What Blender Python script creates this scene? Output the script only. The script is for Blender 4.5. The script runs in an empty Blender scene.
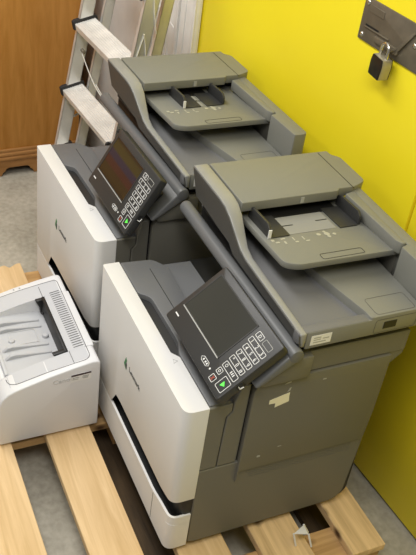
import bpy, bmesh, math, random
from mathutils import Vector, Matrix
random.seed(7)
SC = bpy.context.scene
COL = SC.collection
R = math.radians

# ------------------------------------------------------------------ materials
def lin(c):
    return tuple(((v/255)/12.92 if v/255 <= .04045 else ((v/255+.055)/1.055)**2.4) for v in c) + (1,)

def mat(name, rgb, rough=.5, metal=0., bump=0., bscale=400., var=0., vscale=8., spec=.5, coat=0.):
    m = bpy.data.materials.new(name); m.use_nodes = True
    nt = m.node_tree; b = nt.nodes['Principled BSDF']
    b.inputs['Base Color'].default_value = lin(rgb)
    b.inputs['Roughness'].default_value = rough
    b.inputs['Metallic'].default_value = metal
    b.inputs['Specular IOR Level'].default_value = spec
    b.inputs['Coat Weight'].default_value = coat
    tc = nt.nodes.new('ShaderNodeTexCoord')
    if var:
        n = nt.nodes.new('ShaderNodeTexNoise'); n.inputs['Scale'].default_value = vscale; n.inputs['Detail'].default_value = 6
        nt.links.new(tc.outputs['Object'], n.inputs['Vector'])
        r = nt.nodes.new('ShaderNodeValToRGB')
        r.color_ramp.elements[0].position = .3; r.color_ramp.elements[1].position = .7
        r.color_ramp.elements[0].color = lin([max(0, v*(1-var)) for v in rgb])
        r.color_ramp.elements[1].color = lin([min(255, v*(1+var)) for v in rgb])
        nt.links.new(n.outputs['Fac'], r.inputs['Fac']); nt.links.new(r.outputs['Color'], b.inputs['Base Color'])
    if bump:
        n = nt.nodes.new('ShaderNodeTexNoise'); n.inputs['Scale'].default_value = bscale; n.inputs['Detail'].default_value = 3
        nt.links.new(tc.outputs['Object'], n.inputs['Vector'])
        bp = nt.nodes.new('ShaderNodeBump'); bp.inputs['Strength'].default_value = bump; bp.inputs['Distance'].default_value = .001
        nt.links.new(n.outputs['Fac'], bp.inputs['Height']); nt.links.new(bp.outputs['Normal'], b.inputs['Normal'])
    return m

def wood(name, dark, light, knots, axis=0, rough=.7, stretch=14., scale=9., seed=0.):
    """grain stretched along one object axis, with scattered knots"""
    m = bpy.data.materials.new(name); m.use_nodes = True
    nt = m.node_tree; b = nt.nodes['Principled BSDF']; L = nt.links.new
    b.inputs['Roughness'].default_value = rough; b.inputs['Specular IOR Level'].default_value = .3
    tc = nt.nodes.new('ShaderNodeTexCoord')
    mp = nt.nodes.new('ShaderNodeMapping'); s = [scale*stretch/3]*3; s[axis] = scale/3
    mp.inputs['Scale'].default_value = s; mp.inputs['Location'].default_value = (seed, seed*1.7, seed*.6)
    L(tc.outputs['Object'], mp.inputs['Vector'])
    oi = nt.nodes.new('ShaderNodeObjectInfo')
    ad = nt.nodes.new('ShaderNodeVectorMath'); ad.operation = 'MULTIPLY_ADD'
    L(oi.outputs['Random'], ad.inputs[0]); ad.inputs[1].default_value = (37, 19, 53); L(mp.outputs['Vector'], ad.inputs[2])
    n = nt.nodes.new('ShaderNodeTexNoise'); n.inputs['Scale'].default_value = 1.; n.inputs['Detail'].default_value = 8
    n.inputs['Roughness'].default_value = .6; n.inputs['Distortion'].default_value = .6
    L(ad.outputs['Vector'], n.inputs['Vector'])
    r = nt.nodes.new('ShaderNodeValToRGB'); r.color_ramp.elements[0].position = .32; r.color_ramp.elements[1].position = .68
    r.color_ramp.elements[0].color = lin(dark); r.color_ramp.elements[1].color = lin(light)
    L(n.outputs['Fac'], r.inputs['Fac'])
    out = r.outputs['Color']
    if knots:
        v = nt.nodes.new('ShaderNodeTexVoronoi'); v.inputs['Scale'].default_value = 1.
        mp2 = nt.nodes.new('ShaderNodeMapping'); s2 = [17.]*3; s2[axis] = 11; mp2.inputs['Scale'].default_value = s2
        L(tc.outputs['Object'], mp2.inputs['Vector'])
        ad2 = nt.nodes.new('ShaderNodeVectorMath'); ad2.operation = 'MULTIPLY_ADD'
        L(oi.outputs['Random'], ad2.inputs[0]); ad2.inputs[1].default_value = (91, 47, 13); L(mp2.outputs['Vector'], ad2.inputs[2])
        L(ad2.outputs['Vector'], v.inputs['Vector'])
        r2 = nt.nodes.new('ShaderNodeValToRGB'); r2.color_ramp.elements[0].position = .13; r2.color_ramp.elements[1].position = .27
        r2.color_ramp.elements[0].color = (1, 1, 1, 1); r2.color_ramp.elements[1].color = (0, 0, 0, 1)
        L(v.outputs['Distance'], r2.inputs['Fac'])
        mx = nt.nodes.new('ShaderNodeMixRGB'); L(r2.outputs['Color'], mx.inputs['Fac']); L(out, mx.inputs['Color1'])
        mx.inputs['Color2'].default_value = lin(knots); out = mx.outputs['Color']
    L(out, b.inputs['Base Color'])
    bp = nt.nodes.new('ShaderNodeBump'); bp.inputs['Strength'].default_value = .15; bp.inputs['Distance'].default_value = .002
    L(n.outputs['Fac'], bp.inputs['Height']); L(bp.outputs['Normal'], b.inputs['Normal'])
    return m

def concrete(name):
    m = bpy.data.materials.new(name); m.use_nodes = True
    nt = m.node_tree; b = nt.nodes['Principled BSDF']; L = nt.links.new
    tc = nt.nodes.new('ShaderNodeTexCoord')
    n1 = nt.nodes.new('ShaderNodeTexNoise'); n1.inputs['Scale'].default_value = 5; n1.inputs['Detail'].default_value = 10; n1.inputs['Roughness'].default_value = .65
    n2 = nt.nodes.new('ShaderNodeTexNoise'); n2.inputs['Scale'].default_value = 60; n2.inputs['Detail'].default_value = 5
    L(tc.outputs['Object'], n1.inputs['Vector']); L(tc.outputs['Object'], n2.inputs['Vector'])
    mx = nt.nodes.new('ShaderNodeMath'); mx.operation = 'MULTIPLY_ADD'; mx.inputs[1].default_value = .35
    L(n2.outputs['Fac'], mx.inputs[0]); 
    ml = nt.nodes.new('ShaderNodeMath'); ml.operation = 'MULTIPLY'; ml.inputs[1].default_value = .65
    L(n1.outputs['Fac'], ml.inputs[0]); L(ml.outputs[0], mx.inputs[2])
    r = nt.nodes.new('ShaderNodeValToRGB'); r.color_ramp.elements[0].position = .32; r.color_ramp.elements[1].position = .68
    r.color_ramp.elements[0].color = lin((140, 135, 120)); r.color_ramp.elements[1].color = lin((194, 188, 172))
    L(mx.outputs[0], r.inputs['Fac']); L(r.outputs['Color'], b.inputs['Base Color'])
    b.inputs['Roughness'].default_value = .75
    bp = nt.nodes.new('ShaderNodeBump'); bp.inputs['Strength'].default_value = .2; bp.inputs['Distance'].default_value = .003
    L(mx.outputs[0], bp.inputs['Height']); L(bp.outputs['Normal'], b.inputs['Normal'])
    return m

def screen_mat(name, bands=None):
    m = mat(name, (56, 56, 52) if not bands else (22, 22, 21), .12, spec=.6)
    if bands:
        nt = m.node_tree; b = nt.nodes['Principled BSDF']; L = nt.links.new
        tc = nt.nodes.new('ShaderNodeTexCoord'); sp = nt.nodes.new('ShaderNodeSeparateXYZ'); L(tc.outputs['Generated'], sp.inputs['Vector'])
        r = nt.nodes.new('ShaderNodeValToRGB'); cr = r.color_ramp
        cr.elements[0].position = 0; cr.elements[0].color = lin(bands[0][1])
        cr.elements[1].position = bands[1][0]; cr.elements[1].color = lin(bands[1][1])
        for p, c in bands[2:]:
            e = cr.elements.new(p); e.color = lin(c)
        L(sp.outputs['Y'], r.inputs['Fac']); L(r.outputs['Color'], b.inputs['Emission Color'])
        b.inputs['Emission Strength'].default_value = .4
    return m

def emis(name, rgb, s):
    m = mat(name, rgb, .4)
    b = m.node_tree.nodes['Principled BSDF']; b.inputs['Emission Color'].default_value = lin(rgb); b.inputs['Emission Strength'].default_value = s
    return m

M = dict(
    lid=mat('lid_plastic', (121, 121, 113), .42, bump=.12, bscale=900),
    grey=mat('mid_grey_plastic', (100, 101, 102), .42, bump=.12, bscale=900),
    hint=mat('path_grey_plastic', (140, 140, 136), .5),
    symbol=mat('symbol_grey', (168, 166, 150), .6),
    face=mat('rim_face_plastic', (78, 77, 73), .5, bump=.1, bscale=900),
    pale=mat('pale_grey_plastic', (106, 106, 106), .45, bump=.1, bscale=900),
    rim=mat('satin_rim_plastic', (140, 140, 136), .33, bump=.05, bscale=900),
    dark=mat('charcoal_plastic', (106, 104, 95), .5, bump=.15, bscale=900),
    bar=mat('bar_plastic', (98, 99, 99), .4),
    panel=mat('panel_plastic', (50, 50, 49), .42),
    black=mat('black_plastic', (22, 22, 22), .5),
    glass=screen_mat('dark_screen'),
    glass2=screen_mat('banded_screen', [(0, (30, 30, 20)), (.14, (58, 48, 22)), (.27, (52, 44, 24)), (.33, (78, 30, 34)), (.46, (72, 32, 38)), (.52, (30, 40, 74)), (.64, (30, 40, 76)), (.70, (74, 72, 36)), (.86, (70, 68, 34)), (.93, (28, 28, 22))]),  # dim coloured bands put into the screen as weak emission
    white=mat('white_plastic', (217, 216, 213), .42, bump=.06, bscale=700),
    hp=mat('pale_white_plastic', (216, 216, 216), .45, bump=.08, bscale=800),
    hpgrey=mat('light_grey_plastic', (190, 191, 193), .5, bump=.06, bscale=800),
    hptray=mat('tray_grey_plastic', (184, 185, 187), .5),
    mark=mat('printed_white', (225, 225, 222), .6),
    outline=mat('printed_grey', (165, 165, 160), .6),
    ink=mat('dark_ink', (72, 72, 72), .6),
    emboss=mat('embossed_grey', (196, 196, 194), .5),
    paper=mat('sticker_paper', (232, 228, 205), .7),
    green=mat('logo_green', (40, 120, 62), .5),
    startg=emis('start_green', (90, 225, 80), .55),
    cancel=mat('cancel_red', (150, 70, 55), .5),
    yellow=mat('yellow_paint', (254, 231, 38), .45, bump=.05, bscale=60, var=.02, vscale=3),
    white_board=mat('white_film', (240, 238, 233), .35, bump=.25, bscale=25, var=.04, vscale=6),
    alu=mat('aluminium', (232, 230, 224), .42, metal=.25, bump=.08, bscale=120, var=.06, vscale=14),
    alurail=mat('aluminium_rail', (220, 220, 216), .30, metal=.5, bump=.04, bscale=60, var=.05, vscale=10),
    cap=mat('black_rubber', (38, 37, 36), .7),
    steel=mat('dull_steel', (122, 114, 98), .5, metal=.55, bump=.2, bscale=120, var=.1, vscale=20),
    chrome=mat('bright_steel', (215, 212, 204), .22, metal=1.),
    lockblack=mat('lock_enamel', (24, 22, 18), .35),
    lockside=mat('brushed_brass_grey', (176, 170, 150), .4, metal=.6, bump=.3, bscale=500),
    string=mat('white_string', (225, 222, 212), .8),
    concrete=concrete('concrete'),
    plank=wood('pallet_pine', (196, 164, 116), (224, 194, 148), None, 0, .75),
    plank2=wood('pallet_pine_weathered', (188, 158, 112), (230, 198, 148), (84, 62, 42), 0, .8),
    underside_shade=wood('pallet_underside_shade', (52, 42, 30), (84, 68, 48), None, 0, .85),  # pine darkened: shade below the deck is put into the colour
    stringer=wood('pallet_stringer', (170, 134, 86), (206, 168, 116), (84, 60, 38), 1, .8),
    oak=wood('brown_veneer', (184, 126, 54), (208, 150, 76), None, 2, .42, 8., 12.),
    oak2=wood('brown_moulding', (140, 98, 52), (178, 130, 78), None, 1, .45, 8., 10.),
    wallw=mat('offwhite_paint', (196, 190, 176), .8),
)

# ------------------------------------------------------------------ mesh helpers
OFF = Vector((0, 0, 0))          # subtracted from every vertex: the base point of the thing being built

def new(): return bmesh.new()

def box(bm, x0, x1, y0, y1, z0, z1):
    vs = [bm.verts.new((x, y, z)) for x in (x0, x1) for y in (y0, y1) for z in (z0, z1)]
    for f in ((0, 1, 3, 2), (4, 6, 7, 5), (0, 4, 5, 1), (2, 3, 7, 6), (0, 2, 6, 4), (1, 5, 7, 3)):
        bm.faces.new([vs[i] for i in f])
    return bm

def prism(bm, pts, axis, a, b):
    """closed polygon extruded along axis; pts are the two other coordinates in xyz order"""
    def mk(p, t):
        c = list(p); c.insert(axis, t); return bm.verts.new(c)
    A = [mk(p, a) for p in pts]; B = [mk(p, b) for p in pts]
    n = len(pts)
    bm.faces.new(A); bm.faces.new(B[::-1])
    for i in range(n):
        bm.faces.new([A[i], B[i], B[(i+1) % n], A[(i+1) % n]])
    bmesh.ops.recalc_face_normals(bm, faces=bm.faces[:])
    return bm

def rounded(pts, radii, seg=5):
    """round polygon corners; radii: number or list"""
    out = []; n = len(pts)
    for i in range(n):
        r = radii[i] if isinstance(radii, (list, tuple)) else radii
        p = Vector(pts[i]); a = Vector(pts[i-1]) - p; b = Vector(pts[(i+1) % n]) - p
        if r <= 0: out.append(tuple(p)); continue
        r1 = min(r, a.length*.49, b.length*.49)
        p0 = p + a.normalized()*r1; p1 = p + b.normalized()*r1
        for k in range(seg+1):
            t = k/seg
            q = p0*(1-t)**2 + p*2*t*(1-t) + p1*t*t
            out.append(tuple(q))
    return out

def tube(bm, pts, r, seg=10, closed=False):
    pts = [Vector(p) for p in pts]; rings = []
    up = None
    for i, p in enumerate(pts):
        if closed: d = pts[(i+1) % len(pts)] - pts[i-1]
        else: d = pts[min(i+1, len(pts)-1)] - pts[max(i-1, 0)]
        d.normalize()
        if up is None:
            up = Vector((0, 0, 1)) if abs(d.z) < .9 else Vector((1, 0, 0))
        u = d.cross(up); u.normalize(); w = u.cross(d); w.normalize(); up = w
        rings.append([bm.verts.new(p + (u*math.cos(t) + w*math.sin(t))*r) for t in [2*math.pi*k/seg for k in range(seg)]])
    m = len(rings)
    for i in range(m if closed else m-1):
        A, B = rings[i], rings[(i+1) % m]
        for k in range(seg):
            bm.faces.new([A[k], A[(k+1) % seg], B[(k+1) % seg], B[k]])
    if not closed:
        bm.faces.new(rings[0][::-1]); bm.faces.new(rings[-1])
    bmesh.ops.recalc_face_normals(bm, faces=bm.faces[:])
    return bm

def frame_bm(bm, o, ux, vy, poly, t=0., h=.001):
    """flat polygon in a plane with origin o, axes ux, vy, given thickness h along the normal, lifted by t"""
    o, ux, vy = Vector(o), Vector(ux), Vector(vy); n = ux.cross(vy).normalized()
    A = [bm.verts.new(o + ux*p[0] + vy*p[1] + n*t) for p in poly]
    B = [bm.verts.new(o + ux*p[0] + vy*p[1] + n*(t+h)) for p in poly]
    k = len(poly)
    bm.faces.new(A[::-1]); bm.faces.new(B)
    for i in range(k): bm.faces.new([A[i], A[(i+1) % k], B[(i+1) % k], B[i]])
    return bm

def ring_bm(bm, o, ux, vy, poly, w, t=0., h=.0006):
    """closed outline strip of width w along the polygon"""
    o, ux, vy = Vector(o), Vector(ux), Vector(vy); n = ux.cross(vy).normalized()
    P = [Vector(p) for p in poly]; k = len(P); c = sum(P, Vector((0, 0)))/k
    def inset(i):
        e1 = (P[i]-P[i-1]); e2 = (P[(i+1) % k]-P[i])
        n1 = Vector((-e1.y, e1.x)); n2 = Vector((-e2.y, e2.x))
        if n1.length > 0: n1.normalize()
        if n2.length > 0: n2.normalize()
        v = n1+n2
        if v.length < 1e-6: return P[i]
        v.normalize(); q = P[i]+v*w
        q2 = P[i]-v*w
        return q if (q-c).length < (q2-c).length else q2
    I = [inset(i) for i in range(k)]
    A = [bm.verts.new(o + ux*p.x + vy*p.y + n*(t+h)) for p in P]
    B = [bm.verts.new(o + ux*p.x + vy*p.y + n*(t+h)) for p in I]
    A0 = [bm.verts.new(o + ux*p.x + vy*p.y + n*t) for p in P]
    B0 = [bm.verts.new(o + ux*p.x + vy*p.y + n*t) for p in I]
    for i in range(k):
        j = (i+1) % k
        bm.faces.new([A[i], A[j], B[j], B[i]]); bm.faces.new([A0[i], A0[j], A[j], A[i]]); bm.faces.new([B[i], B[j], B0[j], B0[i]])
    return bm

def rect(u0, u1, v0, v1, r=0., seg=4):
    p = [(u0, v0), (u1, v0), (u1, v1), (u0, v1)]
    return rounded(p, r, seg) if r else p

def text_bm(bm, s, o, ux, vy, size, t=0., h=.0008, xscale=1.):
    cu = bpy.data.curves.new('txt', 'FONT'); cu.body = s; cu.size = size; cu.extrude = h/2; cu.resolution_u = 3
    ob = bpy.data.objects.new('txt', cu); COL.objects.link(ob)
    dg = bpy.context.evaluated_depsgraph_get(); me = bpy.data.meshes.new_from_object(ob.evaluated_get(dg))
    bpy.data.objects.remove(ob); bpy.data.curves.remove(cu)
    o, ux, vy = Vector(o), Vector(ux), Vector(vy); n = ux.cross(vy).normalized()
    base = len(bm.verts)
    vs = [bm.verts.new(o + ux*(v.co.x*xscale) + vy*v.co.y + n*(v.co.z + h/2 + t)) for v in me.vertices]
    for p in me.polygons:
        try: bm.faces.new([vs[i] for i in p.vertices])
        except ValueError: pass
    bpy.data.meshes.remove(me)
    return bm

def obj(name, bm, m, parent=None, bevel=0., seg=2, ang=30, smooth=35):
    if bevel:
        bm.normal_update()
        es = [e for e in bm.edges if len(e.link_faces) == 2 and e.calc_face_angle(0) > R(ang)]
        bmesh.ops.bevel(bm, geom=es, offset=bevel, offset_type='OFFSET', segments=seg, profile=.5, affect='EDGES', clamp_overlap=True)
    bmesh.ops.translate(bm, verts=bm.verts[:], vec=-OFF)
    me = bpy.data.meshes.new(name); bm.to_mesh(me); bm.free()
    for x in (m if isinstance(m, (list, tuple)) else [m]): me.materials.append(x)
    me.shade_smooth(); me.set_sharp_from_angle(angle=R(smooth))
    o = bpy.data.objects.new(name, me); COL.objects.link(o)
    if parent is not None: o.parent = parent
    return o

def tag(o, label=None, cat=None, group=None, kind=None):
    if label: o['label'] = label
    if cat: o['category'] = cat
    if group: o['group'] = group
    if kind: o['kind'] = kind
    return o

def thing(name, label, cat, loc=(0, 0, 0), rz=0., group=None):
    o = bpy.data.objects.new(name, None); COL.objects.link(o); o.empty_display_size = .05
    o.location = loc; o.rotation_euler = (0, 0, rz)
    return tag(o, label, cat, group)

# ------------------------------------------------------------------ camera (solved from the photograph)
cam = bpy.data.cameras.new('camera'); co = bpy.data.objects.new('camera', cam); COL.objects.link(co)
cam.sensor_fit = 'VERTICAL'; cam.sensor_height = 24; cam.lens = 829.566*24/555; cam.clip_start = .02
rx, dn, fw = (Vector(v) for v in ((0.40248082, 0.90723324, 0.12221721), (0.58474937, -0.15207083, -0.79683288), (-0.7043276, 0.39217638, -0.59170966)))
mw = Matrix.Identity(4)
for i in range(3):
    mw[i][0] = rx[i]; mw[i][1] = -dn[i]; mw[i][2] = -fw[i]
mw[0][3], mw[1][3], mw[2][3] = 1.44602, -0.53554, 1.55662
co.matrix_world = mw; SC.camera = co

PZ = -.02      # pallet top
FZ = -.164     # floor
TH = .071      # yaw of the room against the near printer
W0 = Vector((.301, .645, 0)); WS = Vector((math.cos(TH), math.sin(TH), 0)); WN = Vector((math.sin(TH), -math.cos(TH), 0))   # along the back wall, and out of it
def wall_pt(s, z, out=0.): return W0 + WS*s + WN*out + Vector((0, 0, z))

# ------------------------------------------------------------------ setting
bm = new(); box(bm, -3, 3.5, -3, 1.2, FZ-.1, FZ)
tag(obj('floor', bm, M['concrete']), kind='structure')
def wall_slab(bm, s0, s1, z0, z1, d0, d1, bev=0):
    P = [wall_pt(s, z, d) for s in (s0, s1) for d in (d0, d1) for z in (z0, z1)]
    vs = [bm.verts.new(p) for p in P]
    for f in ((0, 1, 3, 2), (4, 6, 7, 5), (0, 4, 5, 1), (2, 3, 7, 6), (0, 2, 6, 4), (1, 5, 7, 3)):
        bm.faces.new([vs[i] for i in f])
    bmesh.ops.recalc_face_normals(bm, faces=bm.faces[:])
bm = new(); wall_slab(bm, -2.6, 3, FZ, 2.5, -.12, -.03)
tag(obj('wall_back', bm, M['wallw']), kind='structure')
# yellow steel locker leaves in front of the wall, a small gap to the floor and one between the leaves
bm = new(); wall_slab(bm, -2.2, -.082, FZ+.012, 2.1, -.03, 0); 
tag(obj('door_1', bm, M['yellow'], bevel=.003), kind='structure')
bm = new(); wall_slab(bm, -.076, 1.9, FZ+.012, 2.1, -.03, -.001)
tag(obj('door_2', bm, M['yellow'], bevel=.004), kind='structure')
bm = new(); wall_slab(bm, -2.3, 2.0, FZ, FZ+.012, -.03, -.012)
tag(obj('trim_1', bm, M['black']), kind='structure')
bm = new(); box(bm, -2.1, -2.0, -3, .9, FZ, 2.5)
tag(obj('wall_left', bm, M['wallw']), kind='structure')

# ------------------------------------------------------------------ pallet
OFF = Vector((-.01, .06, FZ))
pal = thing('wooden_pallet', 'pale pine pallet on the concrete floor carrying the three printers', 'pallet', OFF)
boards = [(-.375, -.239, -.62, .62, 'plank'), (-.154, -.042, -.655, .62, 'plank'), (.03, .143, -.625, .62, 'plank'),
          (.209, .323, -.63, .62, 'plank2'), (.407, .497, -.63, .62, 'plank2')]
for y0, y1, x0, x1, mt in boards:
    bm = new()
    # slightly irregular board with a ragged left end
    n = 9
    pts = [(x1, y0), (x1, y1)] + [(x0 + random.uniform(0, .022), y1 + (y0-y1)*k/n) for k in range(n+1)]
    prism(bm, pts, 2, PZ-.022, PZ)
    b = obj('deck_board', bm, M[mt], pal, bevel=.0015, seg=1, ang=40)
for x0, x1 in ((-.63, -.53), (-.055, .05), (.523, .615)):
    bm = new(); box(bm, x0, x1, -.37, .492, PZ-.046, PZ-.0225); obj('stringer_board', bm, M['stringer'], pal, bevel=.0015, seg=1)
for x0, x1 in ((-.625, -.535), (-.05, .045), (.53, .61)):
    for y0, y1 in ((-.37, -.27), (.035, .135), (.41, .49)):
        bm = new(); box(bm, x0, x1, y0, y1, FZ+.0225, PZ-.0465); obj('block', bm, M['stringer'], pal, bevel=.002, seg=1)
for y0, y1 in ((-.37, -.27), (-.012, .135), (.41, .49)):  # dark boards carry the deck gaps' shade; middle one widened for it
    bm = new(); box(bm, -.63, .615, y0, y1, FZ+.0005, FZ+.022); obj('bottom_board', bm, M['underside_shade'], pal, bevel=.0015, seg=1)

# ------------------------------------------------------------------ multifunction printers
def printer(name, label, loc, rz, panel, guides, mats, marks):
    global OFF
    B = Vector((.24, .25, PZ)); OFF = B
    c, s = math.cos(rz), math.sin(rz)
    root = thing(name, label, 'printer', (loc[0] + c*B.x - s*B.y, loc[1] + s*B.x + c*B.y, PZ), rz, 'large office printers on the pallet')
    # --- body: core, back and the column under the scanner
    bm = new()
    prism(bm, rounded([(.03, .001), (.455, .001), (.468, .02), (.462, .44), (.492, .462), (.492, .53), (.36, .53), (.345, .41), (.03, .41)], [0, .01, .01, .012, .016, 0, 0, .02, 0]), 0, .004, .474)
    box(bm, .36, .474, .14, .37, .40, .53)
    body = obj('body', bm, M['black'], root, bevel=.004)
    for x in (.05, .43):
        for y in (.06, .41):
            bm = new(); bmesh.ops.create_cone(bm, cap_ends=True, segments=20, radius1=.018, radius2=.02, depth=.0206, matrix=Matrix.Translation((x, y, PZ+.0103)))
            obj('foot', bm, M['black'], root)
    # output bin surface on top of the body
    bm = new(); prism(bm, [(.118, .412), (.30, .408), (.345, .425), (.345, .405), (.118, .405)], 0, .008, .355)
    obj('output_bin', bm, M['grey'], root, bevel=.002)
    # --- dark top cover behind the white front
    bm = new()
    pl = rounded([(-.010, .039), (.108, .039), (.13, .062), (.285, .064), (.318, .052), (.474, .052), (.474, .10), (.455, .125), (.033, .142), (-.004, .116)], [.004, .006, .012, .012, .006, 0, .01, .01, .006, .012])
    prism(bm, pl, 2, .39, .4225)
    cov = obj('top_cover', bm, M['grey'], root, bevel=.003)
    bm = new(); prism(bm, rounded([(.118, .038), (.322, .038), (.322, .0515), (.286, .0635), (.13, .0615)], .004), 2, .39, .408)
    obj('finger_recess', bm, M['dark'], cov)
    bm = new(); box(bm, .03, .43, .0965, .098, .4222, .4229); obj('seam', bm, M['black'], cov)
    # --- white front: upper panel wrapping the corner, with the grip slot cut from its lower edge
    def front(bm, z1, zb, inner):
        outer = rounded([(-.014, .03), (-.014, -.002), (.48, -.001), (.48, .045)], [0, .005, .045, 0], 8)
        plan = outer[:]
        plan2 = []
        for i, p in enumerate(plan):               # extra stations along the straight front
            plan2.append(p)
            if i+1 < len(plan) and plan[i+1][0]-p[0] > .1:
                plan2 += [(x, -.0015) for x in (.10, .128, .16, .2, .3, .38, .40, .418)]
        plan2 += inner
        A = [bm.verts.new((p[0], p[1], zb(p[0]))) for p in plan2]; Bv = [bm.verts.new((p[0], p[1], z1(p[0]))) for p in plan2]
        k = len(plan2)
        bmesh.ops.triangulate(bm, faces=[bm.faces.new(A[::-1])]); ft = bm.faces.new(Bv)
        if z1(.48) != z1(0): bmesh.ops.triangulate(bm, faces=[ft])
        for i in range(k): bm.faces.new([A[i], A[(i+1) % k], Bv[(i+1) % k], Bv[i]])
        bmesh.ops.recalc_face_normals(bm, faces=bm.faces[:])
    def zb(x):
        if x < .105: return .0905
        if x < .13: return .138
        return .142 + .012*max(0, (x-.43)/.05)
    bm = new(); front(bm, lambda x: .421, zb, [(.48, .0505), (.328, .0505), (.31, .0375), (-.014, .0375)])
    fp = obj('front_panel', bm, M['white'], root, bevel=.005, seg=3, ang=50, smooth=40)
    tag(fp, 'white upper front panel')
    # logo and wordmark on the front
    X, Z = Vector((1, 0, 0)), Vector((0, 0, 1)); o = Vector((0, -.0017, 0))
    bm = new(); frame_bm(bm, o, X, Z, [(.163, .272), (.172, .296), (.178, .290), (.1695, .270)], 0, .0008)
    frame_bm(bm, o, X, Z, [(.165, .270), (.1695, .270), (.179, .266), (.177, .2635)], 0, .0008)
    obj('logo_mark', bm, M['green'], fp)
    bm = new(); frame_bm(bm, o, X, Z, [(.1705, .2715), (.1755, .2835), (.1795, .280), (.1785, .2665)], 0, .0009)
    obj('logo_facet', bm, M['ink'], fp)
    bm = new(); text_bm(bm, 'Lexmark', o + X*.194 + Z*.275, X, Z, .019, 0, .0006); obj('wordmark', bm, M['ink'], fp)
    bm = new(); ring_bm(bm, Vector((0, 0, .4211)), X, Vector((0, 1, 0)), [(.330, .034), (.343, .031), (.338, .042)], .0012); obj('arrow_mark', bm, M['outline'], fp)
    # black wall of the grip slot
    bm = new(); prism(bm, rounded([(.005, .025), (.10, .022), (.46, .018), (.476, .03), (.476, .05), (.005, .05)], [0, .01, .02, .012, 0, 0]), 2, .088, .165)
    obj('grip_slot', bm, M['black'], root)
    # lower white paper tray front
    bm = new(); front(bm, lambda x: .077, lambda x: -.004, [(.48, .0485), (-.014, .0485)])
    # lip around the top, rising into a shoulder at the rounded corner
    path = rounded([(-.014, .048), (-.014, -.002), (.48, -.001), (.48, .0485)], [0, .005, .045, 0], 10)
    pp = []
    for a, b in zip(path, path[1:]):
        pp.append(a)
        if b[0]-a[0] > .1: pp += [(x, -.0015) for x in (.1, .2, .3, .375, .385, .395, .405, .415, .425)]
    pp.append(path[-1])
    rows = []
    for k, p in enumerate(pp):
        a, b = pp[max(k-1, 0)], pp[min(k+1, len(pp)-1)]
        t = Vector((b[0]-a[0], b[1]-a[1])).normalized(); nn = Vector((-t.y, t.x))
        q = Vector(p) + nn*.0055
        u = min(1, max(0, (p[0]-.37)/.085)); zt = .0885 + .0135*u*u*(3-2*u)
        rows.append([bm.verts.new((p[0], p[1], .0765)), bm.verts.new((p[0], p[1], zt)), bm.verts.new((q.x, q.y, zt)), bm.verts.new((q.x, q.y, .0765))])
    for A, B in zip(rows, rows[1:]):
        for k in range(4): bm.faces.new([A[k], B[k], B[(k+1) % 4], A[(k+1) % 4]])
    bm.faces.new(rows[0]); bm.faces.new(rows[-1][::-1]); bmesh.ops.recalc_face_normals(bm, faces=bm.faces[:])
    tr = obj('tray_front', bm, M['white'], root, smooth=40); tag(tr, 'white lower tray front')
    bm = new(); prism(bm, rounded([(-.008, .0045), (.474, .0045), (.474, .048), (-.008, .048)], [.003, .039, 0, 0], 8), 2, .0765, .0785); obj('tray_well', bm, M['black'], tr)
    bm = new(); box(bm, .388, .3895, -.0019, .003, .0, .086); obj('seam', bm, M['ink'], tr)
    # --- right side panels, thin dark gaps between them
    bm = new(); prism(bm, [(.0505, .240), (.088, .240), (.090, .385), (.101, .398), (.101, .419), (.0505, .419)], 0, .44, .4795); obj('side_panel', bm, M['dark'], root, bevel=.0015, seg=1)
    bm = new(); prism(bm, [(.0905, .240), (.1335, .240), (.1335, .463), (.115, .463), (.1035, .420), (.1035, .3965), (.0925, .384)], 0, .44, .4795); obj('side_panel', bm, M['dark'], root, bevel=.0015, seg=1)
    bm = new(); prism(bm, rounded([(.0505, .004), (.07, -.002), (.43, -.002), (.452, .02), (.462, .237), (.0505, .237)], [0, .006, .012, .02, 0, 0]), 0, .44, .4795)
    sk = obj('side_skirt', bm, M['dark'], root, bevel=.002, seg=1)
    for k in range(4):
        bm = new(); box(bm, .479, .4802, .165+.004*k, .43, .196-.0065*k, .1973-.0065*k); obj('ridge', bm, M['dark'], sk)
    # fold-down side door, standing proud
    bm = new(); prism(bm, rounded([(.139, .178), (.142, .2125), (.452, .2125), (.457, .30), (.457, .425), (.457, .4635), (.150, .4635), (.139, .45)], [0, 0, .004, 0, 0, .004, .006, .006]), 0, .47, .4865)
    dr = obj('side_door', bm, M['dark'], root, bevel=.002)
    Y = Vector((0, 1, 0)); so = Vector((.4867, 0, 0))
    if marks:
        bm = new(); frame_bm(bm, so, Y, Z, [(.178, .402), (.178, .413), (.222, .423), (.222, .413), (.224, .398), (.193, .389), (.193, .401)], 0, .0006); st = obj('sticker', bm, M['paper'], dr); tag(st, 'torn cream sticker')
        for p in ([(.215, .426), (.221, .428), (.223, .437), (.219, .436)], [(.205, .449), (.219, .451), (.219, .455), (.212, .454)]):
            bm = new(); frame_bm(bm, so, Y, Z, p, 0, .0006); obj('sticker_scrap', bm, M['outline'], dr)
        for r_ in (rect(.295, .303, .437, .440), rect(.178, .186, .245, .250, .001), rect(.225, .234, .262, .264)):
            bm = new(); frame_bm(bm, so, Y, Z, r_, 0, .0003); obj('scuff', bm, M['outline'], dr)
    # band above the door and the overhang at the back
    bm = new(); prism(bm, rounded([(.145, .4655), (.40, .4655), (.47, .4655), (.49, .4655), (.49, .519), (.236, .519), (.236, .512), (.187, .51)], [0, 0, 0, .004, 0, 0, 0, 0]), 0, .44, .482)
    obj('side_band', bm, M['dark'], root, bevel=.002, seg=1)
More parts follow.
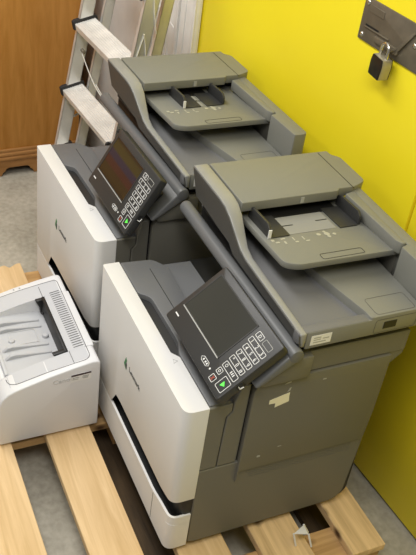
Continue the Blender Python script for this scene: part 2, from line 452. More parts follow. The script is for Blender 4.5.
    bm = new(); prism(bm, rounded([(.445, .43), (.462, .43), (.490, .456), (.490, .4645), (.445, .4645)], [0, .01, .008, 0, 0]), 0, .44, .4795); obj('side_corner', bm, M['dark'], root, bevel=.001, seg=1)
    # --- scanner bed above
    bm = new(); box(bm, .004, .474, .224, .495, .52, .5625); obj('scanner_bed', bm, M['black'], root, bevel=.004)
    # round front bar, and the sloping plate that carries the control panel
    bm = new(); tube(bm, [(-.032, .199, .540), (-.026, .199, .541), (.50, .199, .543), (.512, .199, .543)], .0155, 20)
    br = obj('front_bar', bm, M['bar'], root, bevel=.005, ang=60)
    bm = new()
    d = Vector((-.070, -.068)); 
    prism(bm, [(.184, .5465), (.120, .486), (.127, .478), (.205, .528)], 0, .235, .511)
    obj('panel_bracket', bm, M['bar'], root, bevel=.006, seg=3)
    bm = new(); prism(bm, [(.130, .482), (.19, .522), (.25, .522), (.25, .466), (.150, .466)], 0, .37, .498); obj('bracket_support', bm, M['dark'], root, bevel=.003)
    # --- control panel
    (oy, oz), (dy, dz), ox = panel
    ev = Vector((0, dy, dz)).normalized(); n = X.cross(ev).normalized()
    po = Vector((ox, oy, oz))
    bm = new(); frame_bm(bm, po, X, ev, rect(-.001, .2575, -.012, .148, .007), -.022, .022)
    cp = obj('control_panel', bm, M['panel'], root, bevel=.003)
    bm = new(); frame_bm(bm, po, X, ev, rect(.014, .1785, .034, .1295), -.0015, .002); obj('screen', bm, mats[0], cp)
    bm = new(); ring_bm(bm, po, X, ev, rect(.0115, .181, .0315, .132, .0015), .0028, 0, .0012); obj('screen_bezel', bm, M['panel'], cp)
    bm = new(); frame_bm(bm, po, X, ev, rect(.0125, .180, .0305, .0328), 0, .0016); obj('screen_ledge', bm, M['outline'], cp)
    bm = new(); frame_bm(bm, po, X, ev, rect(.014, .0285, .0085, .0112), 0, .0005); obj('badge', bm, M['mark'], cp)
    w = .0010
    def glyphs(bm, s, u0, u1, v, size):
        for i, ch in enumerate(s):
            u = u0 + (u1-u0)*(i+.5)/len(s)
            text_bm(bm, ch, po + X*(u-size*.28) + ev*(v-size*.35), X, ev, size, 0, .0006)
    for s_, u0, v0, v1, h0 in (('*0#', .1965, .050, .0625, 0), ('789', .1955, .0665, .079, 0), ('456', .1945, .083, .0955, 0), ('123', .189, .0995, .1115, 0)):
        bm = new(); ring_bm(bm, po, X, ev, rect(u0, .2475, v0, v1, .003), w); glyphs(bm, s_, u0+.001, .247, (v0+v1)/2, .0115)
        k = obj('keypad_row', bm, M['mark'], cp)
    bm = new(); ring_bm(bm, po, X, ev, rect(.1985, .249, .032, .0455, .003), w)
    ring_bm(bm, po, X, ev, [(.2075+.0035*math.cos(t), .039+.0035*math.sin(t)) for t in [k*math.pi/5 for k in range(10)]], .001)
    for u in (.226, .231, .236): frame_bm(bm, po, X, ev, rect(u, u+.002, .036, .042), 0, .0006)
    obj('function_key', bm, M['mark'], cp)
    bm = new(); ring_bm(bm, po, X, ev, rect(.2255, .250, .0, .0275, .003), w); obj('start_key', bm, M['mark'], cp)
    bm = new(); frame_bm(bm, po, X, ev, [(.234, .0195), (.234, .008), (.2435, .0137)], 0, .0008); tag(obj('start_arrow', bm, M['startg'], cp), 'lit green start arrow')
    bm = new(); ring_bm(bm, po, X, ev, rect(.202, .2175, -.003, .0105, .0025), w); obj('cancel_key', bm, M['mark'], cp)
    bm = new(); frame_bm(bm, po, X, ev, [(.206, .0), (.208, -.001), (.2135, .0075), (.2115, .0085)], 0, .0008); frame_bm(bm, po, X, ev, [(.2115, -.001), (.2135, 0), (.208, .0085), (.206, .0075)], 0, .0008); tag(obj('cancel_cross', bm, M['cancel'], cp), 'red cancel cross')
    bm = new(); ring_bm(bm, po, X, ev, rect(.2, .214, .016, .0285, .0025), w); ring_bm(bm, po, X, ev, [(.207+.003*math.cos(t), .0222+.003*math.sin(t)) for t in [k*math.pi/4 for k in range(8)]], .001); obj('back_key', bm, M['mark'], cp)
    bm = new(); ring_bm(bm, po, X, ev, rect(.191, .2125, .116, .1285, .003), w); text_bm(bm, 'D', po + X*.1985 + ev*.1185, X, ev, .01, 0, .0006); obj('home_key', bm, M['mark'], cp)
    bm = new(); ring_bm(bm, po, X, ev, rect(.2175, .245, .1165, .129, .003), w); obj('blank_key', bm, M['outline'], cp)
    bm = new(); ring_bm(bm, po, X, ev, [(.150, .0085), (.156, .0135), (.176, .0135), (.181, .0085), (.176, .0035), (.156, .0035)], w)
    for u in (.158, .166, .172): frame_bm(bm, po, X, ev, rect(u, u+.0035, .0065, .0105), 0, .0006)
    frame_bm(bm, po, X, ev, [(.188+.0022*math.cos(t), .0085+.0022*math.sin(t)) for t in [k*math.pi/4 for k in range(8)]], 0, .0006)
    obj('symbol_strip', bm, M['mark'], cp)
    # usb port on the right edge of the panel
    bm = new(); po2 = po + X*.2576 - n*.011
    frame_bm(bm, po2, ev, -n, rect(.03, .048, -.005, .005, .001), -.001, .0015); pt = obj('port', bm, M['black'], cp)
    bm = new(); tube(bm, [po2 + ev*.035 + n*.004, po2 + ev*.034 + X*.002 - n*.003, po2 + ev*.042 + X*.002 - n*.005], .0012, 6); obj('port_symbol', bm, M['mark'], cp)
    # rear hump and swivel arm of the panel
    bm = new(); q = po + ev*.085 - n*.024
    frame_bm(bm, q, X, ev, rect(.06, .20, -.035, .035, .01), -.018, .02); obj('panel_arm', bm, M['panel'], cp, bevel=.003)
    # --- document feeder lid
    bm = new()
    box(bm, .012, .5, .218, .497, .5635, .574)
    # right end wall and the raised back half of the output tray
    prism(bm, rounded([(.478, .20), (.5, .20), (.5, .3575), (.478, .3575)], .006), 2, .564, .589)
    lid = obj('feeder_base', bm, M['pale'], root, bevel=.002)
    bm = new(); prism(bm, rounded([(.19, .30), (.352, .330), (.478, .358), (.5005, .358), (.5005, .4825), (.19, .4825)], [0, .004, .004, .008, .01, 0]), 2, .552, .594)
    obj('output_step', bm, M['lid'], lid, bevel=.0025)
    top = [(.015, .678), (.15, .678), (.178, .674), (.200, .660), (.225, .630), (.245, .609), (.27, .600), (.502, .589)]
    bot = [(.502, .556), (.205, .566), (.190, .585), (.015, .598)]
    bm = new(); prism(bm, top + bot, 1, .183, .2165)
    for v in bm.verts:
        if v.co.y < .2: v.co.y += min(.026, .21*(.678-v.co.z))
    rimo = obj('front_rim', bm, M['rim'], lid, bevel=.0028, seg=2, ang=28, smooth=50)  # lighter than the lid: the bevel's highlight is put into the colour
    sk_ = [(x, z-.0042) for x, z in top]; sk_[0] = (.0175, sk_[0][1]); sk_[-1] = (.5005, sk_[-1][1])
    bm = new(); prism(bm, sk_ + [(.5005, .5575), (.206, .5675), (.191, .5865), (.0175, .5995)], 1, .1812, .186)
    for v in bm.verts: v.co.y += min(.026, .21*(.678-v.co.z))
    tag(obj('rim_face', bm, M['face'], rimo), 'darker front face below the rim')
    bm = new(); box(bm, .4795, .501, .2185, .497, .548, .5885); rs = obj('right_side', bm, M['lid'], lid, bevel=.003)
    so = Vector((.5012, 0, 0))
    bm = new(); frame_bm(bm, so, Y, Z, rect(.228, .273, .557, .580), 0, .0006)
    lb = obj('label_sticker', bm, M['mark'], lid); tag(lb, 'cream label sticker')
    for z, y0, y1 in ((.573, .234, .250), (.568, .234, .250), (.562, .234, .262), (.569, .254, .268)):
        bm = new(); frame_bm(bm, so, Y, Z, rect(y0, y1, z, z+.0025), .0004, .0005); obj('label_print', bm, M['outline'], lb)
    bm = new(); frame_bm(bm, so, Y, Z, rect(.393, .423, .561, .578), -.0015, .0022); obj('latch_recess', bm, M['black'], lid)
    bm = new(); ring_bm(bm, Vector((0, 0, .5942)), X, Y, rect(.445, .495, .375, .468, .008), .0009, 0, .0003)
    ring_bm(bm, so, Y, Z, rect(.372, .472, .552, .586, .006), .0009, 0, .0003); obj('latch_outline', bm, M['face'], lid)
    # cover over the feed rollers, hollow below its right edge
    bm = new()
    prism(bm, rounded([(.017, .2205), (.184, .2205), (.184, .4545), (.176, .4600), (.176, .4990), (.170, .515), (.158, .540), (.05, .540), (.036, .524), (.017, .522)], [.002, .002, .003, 0, .004, .006, .012, .012, .006, .004]), 2, .656, .678)
    cv = obj('feeder_cover', bm, M['lid'], lid, bevel=.004, seg=3)
    bm = new(); box(bm, .022, .183, .4948, .4964, .6778, .6784); obj('seam', bm, M['black'], cv)
    bm = new(); box(bm, .018, .150, .2180, .497, .566, .657); obj('cover_core', bm, M['black'], cv)
    bm = new(); box(bm, .1838, .1852, .362, .370, .659, .673); obj('notch_tab', bm, M['outline'], cv)
    bm = new(); prism(bm, [(.152, .6562), (.1785, .6562), (.1785, .651), (.165, .645), (.152, .645)], 1, .29, .42); obj('pick_roller_housing', bm, M['black'], cv, bevel=.002)
    # tall back wall of the lid, and the raised rim beside the paper tray
    bm = new(); prism(bm, rounded([(.155, .4995), (.387, .4995), (.392, .481), (.505, .485), (.505, .524), (.155, .524)], [0, 0, .004, .003, .014, 0], 6), 2, .5645, .667)
    obj('back_wall', bm, M['lid'], lid, bevel=.003)
    bm = new(); prism(bm, rounded([(.186, .474), (.372, .480), (.3855, .487), (.3855, .4978), (.180, .4978)], [.002, .006, .010, .004, 0]), 2, .642, .669)
    obj('back_rim', bm, M['lid'], lid, bevel=.002)
    bm = new(); box(bm, .18, .368, .4975, .499, .58, .655); obj('rim_web', bm, M['dark'], lid)
    # input paper tray with guides
    bm = new()
    A = rounded([(.130, .2345), (.190, .2330), (.354, .2345), (.369, .262), (.3725, .4972), (.130, .4972)], [0, 0, .014, .012, .004, 0])
    def tz(x): return .6345 + (x-.15)*.05
    up = [bm.verts.new((p[0], p[1], tz(p[0]))) for p in A]; lo = [bm.verts.new((p[0], p[1], tz(p[0])-.015)) for p in A]; k = len(A)
    bm.faces.new(up); bm.faces.new(lo[::-1])
    for i in range(k): bm.faces.new([lo[i], lo[(i+1) % k], up[(i+1) % k], up[i]])
    it = obj('input_tray', bm, M['lid'], lid, bevel=.003, seg=2)
    to = Vector((0, 0, tz(0)+.0003)); tx = Vector((1, 0, .05))
    ga, gb = guides
    bm = new(); frame_bm(bm, to, tx, Y, rect(.196, .264, ga+.045, gb-.055, .002), 0, .0004); obj('paper_path', bm, M['hint'], it)
    bm = new(); frame_bm(bm, to, tx, Y, rect(.152, .1962, ga+.010, gb-.010, .001), 0, .0006); obj('feed_opening_shade', bm, M['black'], it)  # flat black plate standing in for the shadow under the cover
    bm = new(); frame_bm(bm, to, tx, Y, rect(.229, .232, ga+.047, ga+.075), .0004, .0003); obj('guide_slot', bm, M['black'], it)
    bm = new(); frame_bm(bm, to, tx, Y, rect(.226, .229, gb-.085, gb-.057), .0004, .0003); obj('guide_slot', bm, M['black'], it)
    for g, side in ((ga, 1), (gb, -1)):
        bm = new()
        prism(bm, rounded([(.175, tz(.175)+.001), (.266, tz(.266)+.001), (.266, tz(.266)+.020), (.256, tz(.256)+.030), (.187, tz(.187)+.030), (.175, tz(.175)+.024)], [0, 0, .004, .006, .006, 0]), 1, g-.003, g+.003)
        gd = obj('paper_guide', bm, M['panel'], lid, bevel=.001)
        bm = new(); y0, y1 = sorted((g+side*.0035, g+side*.048)); frame_bm(bm, to, tx, Y, rect(.186, .268, y0, y1, .002), .0005, .0018); obj('slide_plate', bm, M['panel'], gd)
        if side == 1:
            bm = new(); box(bm, .2655, .2675, g-.0035, g+.0035, tz(.266)+.001, tz(.266)+.020); obj('edge_mark', bm, M['mark'], gd)
    bm = new()
    for u, v, a, b in ((.273, .252, .010, .009), (.283, .258, .007, .012), (.273, .274, .006, .014), (.285, .276, .012, .006), (.275, .300, .016, .004), (.290, .300, .006, .010), (.277, .322, .016, .004), (.292, .324, .005, .012)):
        frame_bm(bm, to, tx, Y, rect(u, u+a*.75, v-.005, v-.005+b*.75), 0, .0004)
    obj('paper_symbols', bm, M['symbol'], it); bm = new()
    for u, v, r_ in ((.279, .357, .007), (.281, .376, .009), (.291, .376, .006), (.272, .374, .005), (.285, .392, .006)):
        frame_bm(bm, to, tx, Y, [(u+.7*r_*math.cos(t), v+.7*r_*math.sin(t)) for t in [k*math.pi/6 for k in range(12)]], .0001*r_*100, .0004)
    obj('size_symbol', bm, M['symbol'], it)
    bm = new(); ring_bm(bm, to, tx, Y, rect(.346, .3655, .318, .418, .006), .0012, 0, .0003); obj('flap_outline', bm, M['black'], it)
    return root

near = printer('multifunction_printer', 'nearest large grey and white office printer, screen blank, torn sticker on its side',
               (0, 0), 0, ((.0525, .482), (.12, .0975), .2515), (.2475, .4645), (M['glass'],), True)
far = printer('multifunction_printer', 'farther large grey and white office printer by the ladder, coloured bands on its screen',
              (-.5790, -.0025), .0288, ((.054, .477), (.072, .122), .269), (.300, .412), (M['glass2'],), False)

# ------------------------------------------------------------------ small white laser printer
OFF = Vector((-.104, -.147, PZ))
sp = thing('laser_printer', 'small white desktop laser printer on the left boards of the pallet', 'printer', OFF)
prof = [(-.268, -.012), (-.266, .118), (-.2595, .136), (-.2455, .150), (-.228, .1585), (-.206, .165), (-.147, .182), (-.087, .1955), (-.045, .2035), (-.030, .2035), (-.0235, .197), (-.0225, -.012)]
def ptop(y):
    P = prof[2:9]
    for (a, za), (b, zb_) in zip(P, P[1:]):
        if a <= y <= b: return za + (zb_-za)*(y-a)/(b-a)
    return P[-1][1] if y > P[-1][0] else P[0][1]
def strip(x0, x1, y0, y1, dz=0., zlow=-.012, n=8):
    ys = [y0 + (y1-y0)*k/n for k in range(n+1)]
    return [(y0, zlow)] + [(y, ptop(y)+dz) for y in ys] + [(y1, zlow)]
bm = new(); prism(bm, prof, 0, .0125, .072); sr = obj('right_shell', bm, M['hp'], sp, bevel=.004, seg=3, ang=40, smooth=50)
bm = new(); prism(bm, prof, 0, -.282, -.2065); obj('left_shell', bm, M['hp'], sp, bevel=.005, seg=3, ang=40, smooth=50)
bm = new(); prism(bm, strip(0, 0, -.086, -.0225), 0, -.2065, .0125); obj('rear_shell', bm, M['hp'], sp, bevel=.002, ang=50, smooth=50)
bm = new(); prism(bm, [(-.266, -.012), (-.266, .118), (-.2595, .136), (-.2455, .150), (-.238, .150), (-.238, -.012)], 0, -.2065, .0125)
obj('front_shell', bm, M['hp'], sp, bevel=.002, ang=50, smooth=50)
bm = new(); prism(bm, [(-.238, .10), (-.238, .1495), (-.2, .1545), (-.15, .1545), (-.095, .150), (-.086, .148), (-.086, .10)], 0, -.2065, .0125)
tray = obj('output_tray', bm, M['hptray'], sp, smooth=40)
for x in (-.170, -.145, -.075, -.045):                        # raised ribs the paper lies on
    bm = new(); prism(bm, [(-.225, .152), (-.212, .1645), (-.20, .166), (-.11, .1545), (-.11, .150), (-.225, .148)], 0, x-.005, x+.004); obj('rib', bm, M['hptray'], tray, bevel=.0015, seg=1)
for x, y in ((-.150, -.150), (-.105, -.195), (-.105, -.110)):
    bm = new(); bmesh.ops.create_cone(bm, cap_ends=True, segments=16, radius1=.009, radius2=.007, depth=.006, matrix=Matrix.Translation((x, y, .156))); obj('boss', bm, M['hptray'], tray, bevel=.001)
bm = new(); ring_bm(bm, Vector((0, 0, .1553)), (1, 0, 0), (0, 1, 0), rect(-.137, -.087, -.198, -.130), .0015); obj('flap_outline', bm, M['emboss'], tray)
# flap rail between tray and front edge
bm = new(); box(bm, -.205, .010, -.2375, -.2295, .149, .157); obj('tray_lip', bm, M['hpgrey'], tray, bevel=.002)
bm = new(); prism(bm, [(-.112, .1945), (-.086, .1975), (-.086, .150), (-.098, .150), (-.10, .170)], 0, -.2055, -.194)
prism(bm, [(-.124, .1920), (-.086, .1985), (-.086, .150), (-.098, .150), (-.105, .170)], 0, .000, .012)
box(bm, -.2055, .012, -.0945, -.0862, .150, .1985)
sl = obj('output_slot', bm, M['black'], sp, bevel=.002); tag(sl, 'black paper exit slot')
bm = new(); bmesh.ops.create_uvsphere(bm, u_segments=12, v_segments=8, radius=.004, matrix=Matrix.Translation((-.170, -.100, .172))); obj('exit_roller', bm, M['black'], sl)
# inset top plate seams, right and rear
def topstrip(bm, path, w, h=.0006):
    pts = [Vector((x, y, ptop(y)+.0006)) for x, y in path]
    for a, b in zip(pts, pts[1:]):
        d = (b-a); n_ = Vector((-d.y, d.x, 0)).normalized()*w/2
        vs = [bm.verts.new(p) for p in (a-n_, b-n_, b+n_, a+n_)]
        bm.faces.new(vs)
bm = new()
lp = rounded([(.052, -.240), (.058, -.043), (-.258, -.040), (-.265, -.225)], [.03, .02, .012, 0], 6)
fine = []
for a, b in zip(lp, lp[1:]):
    for k in range(8): fine.append((a[0]+(b[0]-a[0])*k/8, a[1]+(b[1]-a[1])*k/8))
topstrip(bm, fine, .0016)
topstrip(bm, [(.0125 + k*.0055, -.084) for k in range(9)], .0014); topstrip(bm, [(-.2065 - k*.0055, -.090) for k in range(9)], .0014)
obj('seam', bm, M['ink'], sp)
for k in range(27):                                           # cooling slits behind the exit slot
    x = -.213 + k*.0084
    bm = new(); topstrip(bm, [(x, -.071), (x, -.046)], .0026); obj('vent_slit', bm, M['ink'], sp)
for x, y in ((-.272, -.150), (-.270, -.135)):
    bm = new(); topstrip(bm, [(x-.003, y), (x+.003, y)], .004); obj('indicator', bm, M['outline'], sp)
def inset(x0, x1, ya, yb, n=12):
    bm = new(); R_ = []
    for x in (x0, x1): R_.append([bm.verts.new((x, ya+(yb-ya)*k/n, ptop(ya+(yb-ya)*k/n)+.0002)) for k in range(n+1)])
    for k in range(n): bm.faces.new([R_[0][k], R_[1][k], R_[1][k+1], R_[0][k+1]])
    return obj('inset_plate', bm, M['hpgrey'], sp)
inset(.0126, .0535, -.236, -.046); inset(-.262, -.2066, -.226, -.044); inset(-.2064, .0124, -.0845, -.043, 4)
# asset sticker and embossed maker's name on the right side
Y, Z = Vector((0, 1, 0)), Vector((0, 0, 1)); so = Vector((.0722, 0, 0))
bm = new(); frame_bm(bm, so, Y, Z, [(-.0965, .150), (-.046, .153), (-.046, .177), (-.0965, .174)], 0, .0006); lb = obj('label_sticker', bm, M['mark'], sp); tag(lb, 'white label sticker with a dark strip')
bm = new(); frame_bm(bm, so, Y, Z, [(-.0955, .1685), (-.0465, .1715), (-.0465, .1768), (-.0955, .1738)], .0004, .0006); obj('label_band', bm, mat('label_band', (62, 44, 48), .6), lb)
bm = new()
for k, (y0, y1, z) in enumerate(((-.067, -.052, .165), (-.069, -.053, .1615), (-.066, -.054, .158), (-.093, -.078, .158), (-.092, -.076, .163))): frame_bm(bm, so, Y, Z, rect(y0, y1, z, z+.0022), .0004, .0006)
obj('label_print', bm, M['outline'], lb)
bm = new(); text_bm(bm, 'Canon', Vector((.0718, -.140, .155)), Vector((0, 1, .06)).normalized(), Z, .0195, 0, .0012); obj('wordmark', bm, M['emboss'], sp)
bm = new(); box(bm, -.27, .06, -.262, -.03, PZ+.0005, -.011); obj('foot_base', bm, M['hpgrey'], sp)

# ------------------------------------------------------------------ small white three-legged piece on the pallet
OFF = Vector((.553, .312, PZ))
tp = thing('plastic_stand', 'tiny white three-legged plastic piece standing on the pallet end in front of the near printer', 'plastic piece', OFF)
T = [Vector((.532, .318, .017)), Vector((.546, .284, .017)), Vector((.558, .316, .017))]
bm = new(); vs = [bm.verts.new(p) for p in T] + [bm.verts.new(p - Vector((0, 0, .003))) for p in T]
for f in ((0, 1, 2), (5, 4, 3), (0, 3, 4, 1), (1, 4, 5, 2), (2, 5, 3, 0)): bm.faces.new([vs[i] for i in f])
bmesh.ops.recalc_face_normals(bm, faces=bm.faces[:]); obj('top_plate', bm, M['white'], tp, bevel=.001)
for t, f in zip(T, ((.533, .336), (.556, .291), (.570, .324))):
    bm = new(); tube(bm, [t - Vector((0, 0, .001)), (f[0], f[1], PZ+.002)], .0024, 8); obj('leg', bm, M['white'], tp)

# ------------------------------------------------------------------ step ladder, folded, leaning back against the board behind it
LX0, LX1 = -1.19, -.785
lean = .165
def fy(z): return .259 + lean*(z-.32)      # front edge of the front stiles
OFF = LP = Vector((LX0, .25, FZ)); LY = .075
ld = thing('step_ladder', 'folded aluminium step ladder leaning back beside the far printer and the brown cabinet', 'ladder', OFF, LY)
ZT = 1.18
def rail(bm, x0, x1, d0, d1, z0, z1, flange, side):
    """C-channel rail: web plus two flanges, leaning"""
    for a, b, xa, xb in ((d0, d1, x0 if side < 0 else x1-.002, x0+.002 if side < 0 else x1), (d0, d0+.0025, x0, x1), (d1-.0025, d1, x0, x1)):
        vs = [bm.verts.new((x, fy(z)+d, z)) for x in (xa, xb) for d in (a, b) for z in (z0, z1)]
        for f in ((0, 1, 3, 2), (4, 6, 7, 5), (0, 4, 5, 1), (2, 3, 7, 6), (0, 2, 6, 4), (1, 5, 7, 3)): bm.faces.new([vs[i] for i in f])
    bmesh.ops.recalc_face_normals(bm, faces=bm.faces[:])
for x0, x1, sd in ((LX0-.014, LX0+.002, 1), (LX1-.002, LX1+.014, 1)):
    bm = new(); rail(bm, x0, x1, 0, .046, FZ+.012, ZT, 0, sd); st = obj('stile', bm, M['alurail'], ld)
    bm = new(); box(bm, x0-.003, x1+.003, fy(FZ)-.003, fy(FZ)+.05, FZ, FZ+.035); obj('rubber_foot', bm, M['cap'], st, bevel=.003)
for x0, x1, sd in ((LX0+.006, LX0+.022, 1), (LX1-.022, LX1-.006, 1)):
    bm = new(); rail(bm, x0, x1, .072, .106, FZ+.012, ZT-.16, 0, sd); st = obj('rear_leg', bm, M['alurail'], ld)
    bm = new(); box(bm, x0-.002, x1+.002, fy(FZ)+.069, fy(FZ)+.11, FZ, FZ+.03); obj('rubber_foot', bm, M['cap'], st, bevel=.003)
tilt = math.atan2(.017, .073)
for k in range(-1, 4):
    z = .299 + .234*k
    y0 = fy(z) - .0145
    d = Vector((0, math.cos(tilt), math.sin(tilt))); nn = Vector((0, -math.sin(tilt), math.cos(tilt))); o = Vector((0, y0, z))
    bm = new()
    # ribbed tread: profile of small grooves swept along x
    pr = [(0, -.022), (0, 0)]
    m_ = 9
    for i in range(m_):
        u = .075*i/m_
        pr += [(u+.0012, 0), (u+.0030, .0012), (u+.0058, .0012), (u+.0078, 0)]
    pr += [(.075, 0), (.075, -.022), (.072, -.022), (.072, -.004), (.003, -.004), (.003, -.022)]
    prism(bm, [tuple((o + d*a + nn*b))[1:] for a, b in pr], 0, LX0-.004, LX1-.004)
    td = obj('tread', bm, M['alu'], ld, smooth=25)
    for x0, x1 in ((LX0-.014, LX0+.003), (LX1-.012, LX1-.004)):
        bm = new(); prism(bm, [tuple((o + d*a + nn*b))[1:] for a, b in ((-.006, -.022), (-.006, .008), (.004, .012), (.072, .012), (.083, .008), (.083, -.02))], 0, x0, x1) if x0 < -1 else tube(bm, [(LX1-.006, y0+.004, z-.006), (LX1+.004, y0+.004, z-.006)], .010, 14)
        obj('tread_cap', bm, M['cap'], td, bevel=.002)
for z in (.20, .52, .88):
    for x in (LX0+.014, LX1-.014):
        bm = new(); tube(bm, [(x, fy(z)+.04, z), (x, fy(z+.03)+.10, z+.03)], .004, 8); obj('hinge_strut', bm, M['chrome'], ld)
bm = new(); tube(bm, [(LX0-.006, fy(.44)+.030, .44), (LX0+.022, fy(.44)+.030, .44)], .0065, 10); obj('bolt', bm, M['steel'], ld, bevel=.001)
bm = new(); tube(bm, [(LX1, fy(.345)+.010, .345), (LX1+.022, fy(.345)+.010, .345)], .007, 10); obj('bolt', bm, M['cap'], ld, bevel=.001)
# cross braces at the back
bm = new(); box(bm, LX0+.01, LX1-.01, fy(.25)+.088, fy(.25)+.092, .235, .265); obj('cross_brace', bm, M['alurail'], ld)
bm = new(); tube(bm, [(LX1-.014, fy(.62)+.09, .62), (LX1-.03, fy(.80)+.09, .80)], .004, 8); obj('cross_brace', bm, M['alurail'], ld)
# safety cord
def sag(a, b, s, n=14):
    a, b = Vector(a), Vector(b)
    return [a.lerp(b, t/n) - Vector((0, 0, s*math.sin(math.pi*t/n))) for t in range(n+1)]
bm = new(); tube(bm, sag((LX0+.012, fy(.44)+.026, .432), (LX0+.20, fy(.3)+.085, .315), .03), .0016, 6); tube(bm, sag((LX0+.06, fy(.3)+.085, .335), (LX0+.20, fy(.3)+.085, .315), .006), .0016, 6)
cd = obj('safety_cord', bm, M['string'], None); cd.location = OFF; cd.rotation_euler = (0, 0, LY)
bm = new(); tube(bm, sag((LX1+.0165, fy(.56)+.002, .535), (LX1+.0165, fy(.68)+.016, .655), -.006), .0017, 6); tube(bm, sag((LX1+.0165, fy(.66)+.016, .655), (LX1+.0165, fy(.6)+.04, .575), -.01), .0017, 6); tube(bm, [(LX1+.0165, fy(.8)+.015, .80), (LX1+.018, fy(.75)+.03, .72), (LX1+.0165, fy(.7)+.05, .655)], .0017, 6)
c2 = obj('safety_cord', bm, M['string'], None); c2.location = OFF; c2.rotation_euler = (0, 0, LY)
tag(cd, 'thin white cord tied below the upper left end of the ladder treads', 'cord'); tag(c2, 'thin white cord looped on the outer right rail of the ladder', 'cord')

# ------------------------------------------------------------------ white film-wrapped board behind the ladder
OFF = wall_pt(-1.5, FZ, .02)
wb = thing('white_board', 'tall white film-covered board standing against the yellow wall behind the ladder', 'board', OFF)
bm = new(); wall_slab(bm, -2.15, -1.118, FZ, 1.75, .003, .022)
obj('sheet', bm, M['white_board'], wb, bevel=.003)
for s0, s1, d in ((-1.135, -1.118, .028), (-1.24, -1.222, .030), (-1.425, -1.408, .030), (-1.19, -1.184, .025)):
    bm = new(); wall_slab(bm, s0, s1, FZ+.01, 1.74, .0215, d); obj('batten', bm, M['white_board'], wb, bevel=.002)
def crease(a, b):
    bm = new(); tube(bm, [wall_pt(a[0], a[1], .0215), wall_pt((a[0]+b[0])/2+.004, (a[1]+b[1])/2, .0225), wall_pt(b[0], b[1], .0215)], .003, 6); obj('crease', bm, M['white_board'], wb)
crease((-1.38, .66), (-1.27, .48)); crease((-1.40, .64), (-1.24, .60)); crease((-1.33, .52), (-1.25, .44))

# ------------------------------------------------------------------ brown wooden cabinet
CY = TH
OFF = Vector((0, 0, 0))
cab = thing('wooden_cabinet', 'brown wood veneer cabinet with moulded plinth standing at the left beyond the ladder', 'cabinet', (-1.432, .066, FZ), CY)
# local frame: +x out of the front, y along it, z from the floor
bm = new(); box(bm, -.42, 0, -1.1, .325, .112, 1.35); obj('body', bm, M['oak'], cab, bevel=.003)
y0, y1 = -1.11, .332
bm = new(); box(bm, -.43, .012, y0, y1, .083, .101); obj('moulding', bm, M['oak2'], cab, bevel=.006, seg=3)
bm = new(); box(bm, -.425, .007, y0+.004, y1-.004, .100, .114); obj('moulding', bm, M['oak2'], cab, bevel=.004, seg=3)
bm = new(); box(bm, -.43, .018, y0-.004, y1+.004, .068, .084); obj('moulding', bm, M['oak2'], cab, bevel=.006, seg=3)
# plinth with bracket feet: cut-out profile in the y-z plane
bm = new(); prism(bm, [(y0, 0), (-.60, 0), (-.597, .014), (-.588, .020), (-.585, .030), (-.574, .035), (-.10, .035), (-.09, .030), (-.087, .020), (-.078, .014), (-.075, 0),
    (.006, 0), (.010, .014), (.020, .020), (.024, .030), (.036, .035), (.108, .035), (.118, .030), (.122, .020), (.132, .014), (.136, 0), (.328, 0), (.328, .069), (y0, .069)], 0, -.012, .010)
obj('plinth', bm, M['oak2'], cab, bevel=.0015, seg=1)
bm = new(); box(bm, -.42, -.40, y0+.01, y1-.01, 0, .069); box(bm, -.40, -.012, .31, .326, 0, .069); obj('plinth_return', bm, M['oak2'], cab)

# ------------------------------------------------------------------ lock plate and padlock on the yellow door
OFF = wall_pt(-.29, .957, .001)
lk = thing('lock_plate', 'dull grey steel lock plate screwed to the yellow door at upper right', 'lock plate', OFF)
OO = wall_pt(0, 0, .0005)
bm = new(); frame_bm(bm, OO, WS, Z, rect(-.392, -.085, .908, 1.004, .003), 0, .004); obj('plate', bm, M['steel'], lk, bevel=.001)
bm = new(); frame_bm(bm, OO, WS, Z, rect(-.372, -.318, .976, .992, .002), .004, .0012); obj('raised_label', bm, M['steel'], lk, bevel=.0004, seg=1)
bm = new(); frame_bm(bm, OO, WS, Z, rect(-.3725, -.325, .9435, .9475), .0035, .0012); obj('slot', bm, M['black'], lk)
bm = new(); frame_bm(bm, OO, WS, Z, rect(-.3735, -.285, .9405, .9435), .004, .004); frame_bm(bm, OO, WS, Z, rect(-.330, -.245, .922, .936, .004), .004, .006); obj('hasp_bar', bm, M['steel'], lk, bevel=.001)
bm = new(); frame_bm(bm, OO, WS, Z, [(-.262, .924), (-.250, .924), (-.207, .984), (-.212, .987)], .004, .006); obj('hasp_arm', bm, M['steel'], lk, bevel=.001)
for s, z in ((-.379, .920), (-.204, .960), (-.379, .993)):
    bm = new(); bmesh.ops.create_uvsphere(bm, u_segments=14, v_segments=8, radius=.0065, matrix=Matrix.Translation(wall_pt(s, z, .004)) @ Matrix.Rotation(TH, 4, 'Z') @ Matrix.Diagonal((1, .6, 1, 1))); obj('screw', bm, M['chrome'], lk)
bm = new(); tube(bm, [wall_pt(-.268, .930, .004), wall_pt(-.268, .930, .020), wall_pt(-.256, .930, .020), wall_pt(-.256, .930, .004)], .0025, 8); obj('staple', bm, M['steel'], lk)
OFF = wall_pt(-.266, .887, .024)
pd = thing('padlock', 'small black padlock with steel sides hanging from the lock plate', 'padlock', OFF)
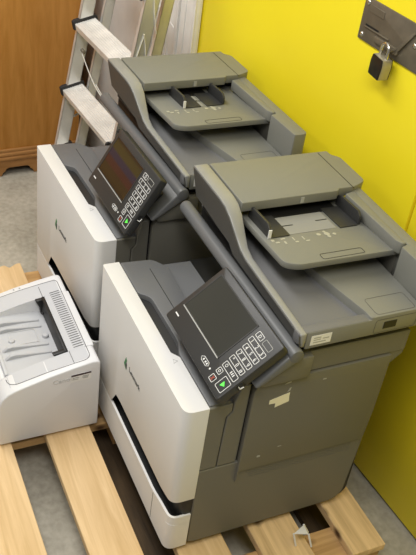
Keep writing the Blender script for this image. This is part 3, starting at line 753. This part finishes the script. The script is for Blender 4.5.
# padlock body hangs swung a little away from the plate
pa = Matrix.Translation(wall_pt(-.266, .892, .028)) @ Matrix.Rotation(TH+R(-6), 4, 'Z') @ Matrix.Rotation(R(3), 4, 'Y') @ Matrix.Scale(1.14, 4)
def pl_(bm): 
    bmesh.ops.transform(bm, matrix=pa, verts=bm.verts[:]); return bm
bm = new(); prism(bm, rounded([(-.0185, -.022), (.0185, -.022), (.0205, .006), (.0175, .0195), (-.0175, .0195), (-.0205, .006)], [.003, .003, .006, .002, .002, .006]), 1, -.0105, .0105); obj('body', pl_(bm), M['lockside'], pd, bevel=.0012)
for ya, yb in ((-.0122, -.0104), (.0104, .0122)):
    bm = new(); prism(bm, rounded([(-.018, -.0215), (.018, -.0215), (.020, .006), (.017, .019), (-.017, .019), (-.020, .006)], [.003, .003, .006, .002, .002, .006]), 1, ya, yb); obj('face_plate', pl_(bm), M['lockblack'], pd, bevel=.0006)
bm = new(); tube(bm, [(-.0115, 0, .012), (-.0115, 0, .034)] + [(-.0115*math.cos(t), 0, .034+.0115*math.sin(t)) for t in [math.pi*k/10 for k in range(1, 10)]] + [(.0115, 0, .034), (.0115, 0, .012)], .0032, 10); obj('shackle', pl_(bm), M['chrome'], pd)

# ------------------------------------------------------------------ light: ceiling luminaires left and right, an added unseen front fill, soft ambient fill
def area(name, loc, target, sx, sy, power, col):
    l = bpy.data.lights.new(name, 'AREA'); l.shape = 'RECTANGLE'; l.size = sx; l.size_y = sy; l.energy = power; l.color = col
    o = bpy.data.objects.new(name, l); COL.objects.link(o); o.location = loc
    o.rotation_euler = (Vector(target)-Vector(loc)).to_track_quat('-Z', 'Y').to_euler()
    return o
area('ceiling_or_fill_lamp', (-.70, -.60, 2.35), (-.70, -.55, 0), 1.8, .45, 38, (1, .985, .96))
area('ceiling_or_fill_lamp', (-.2, -1.9, 2.35), (-.2, -1.5, 0), 1.3, .45, 12, (1, .98, .94))  # unseen fill lamp added to light the printer fronts
area('ceiling_or_fill_lamp', (1.25, -.5, 2.35), (1.2, -.4, 0), 1.3, .45, 33, (1, .985, .96))
w = bpy.data.worlds.new('room_air'); SC.world = w; w.use_nodes = True
bg = w.node_tree.nodes['Background']; bg.inputs['Color'].default_value = (1, .95, .87, 1); bg.inputs['Strength'].default_value = .24
SC.view_settings.view_transform = 'Standard'; SC.view_settings.look = 'None'; SC.view_settings.gamma = 1; SC.view_settings.exposure = 0.
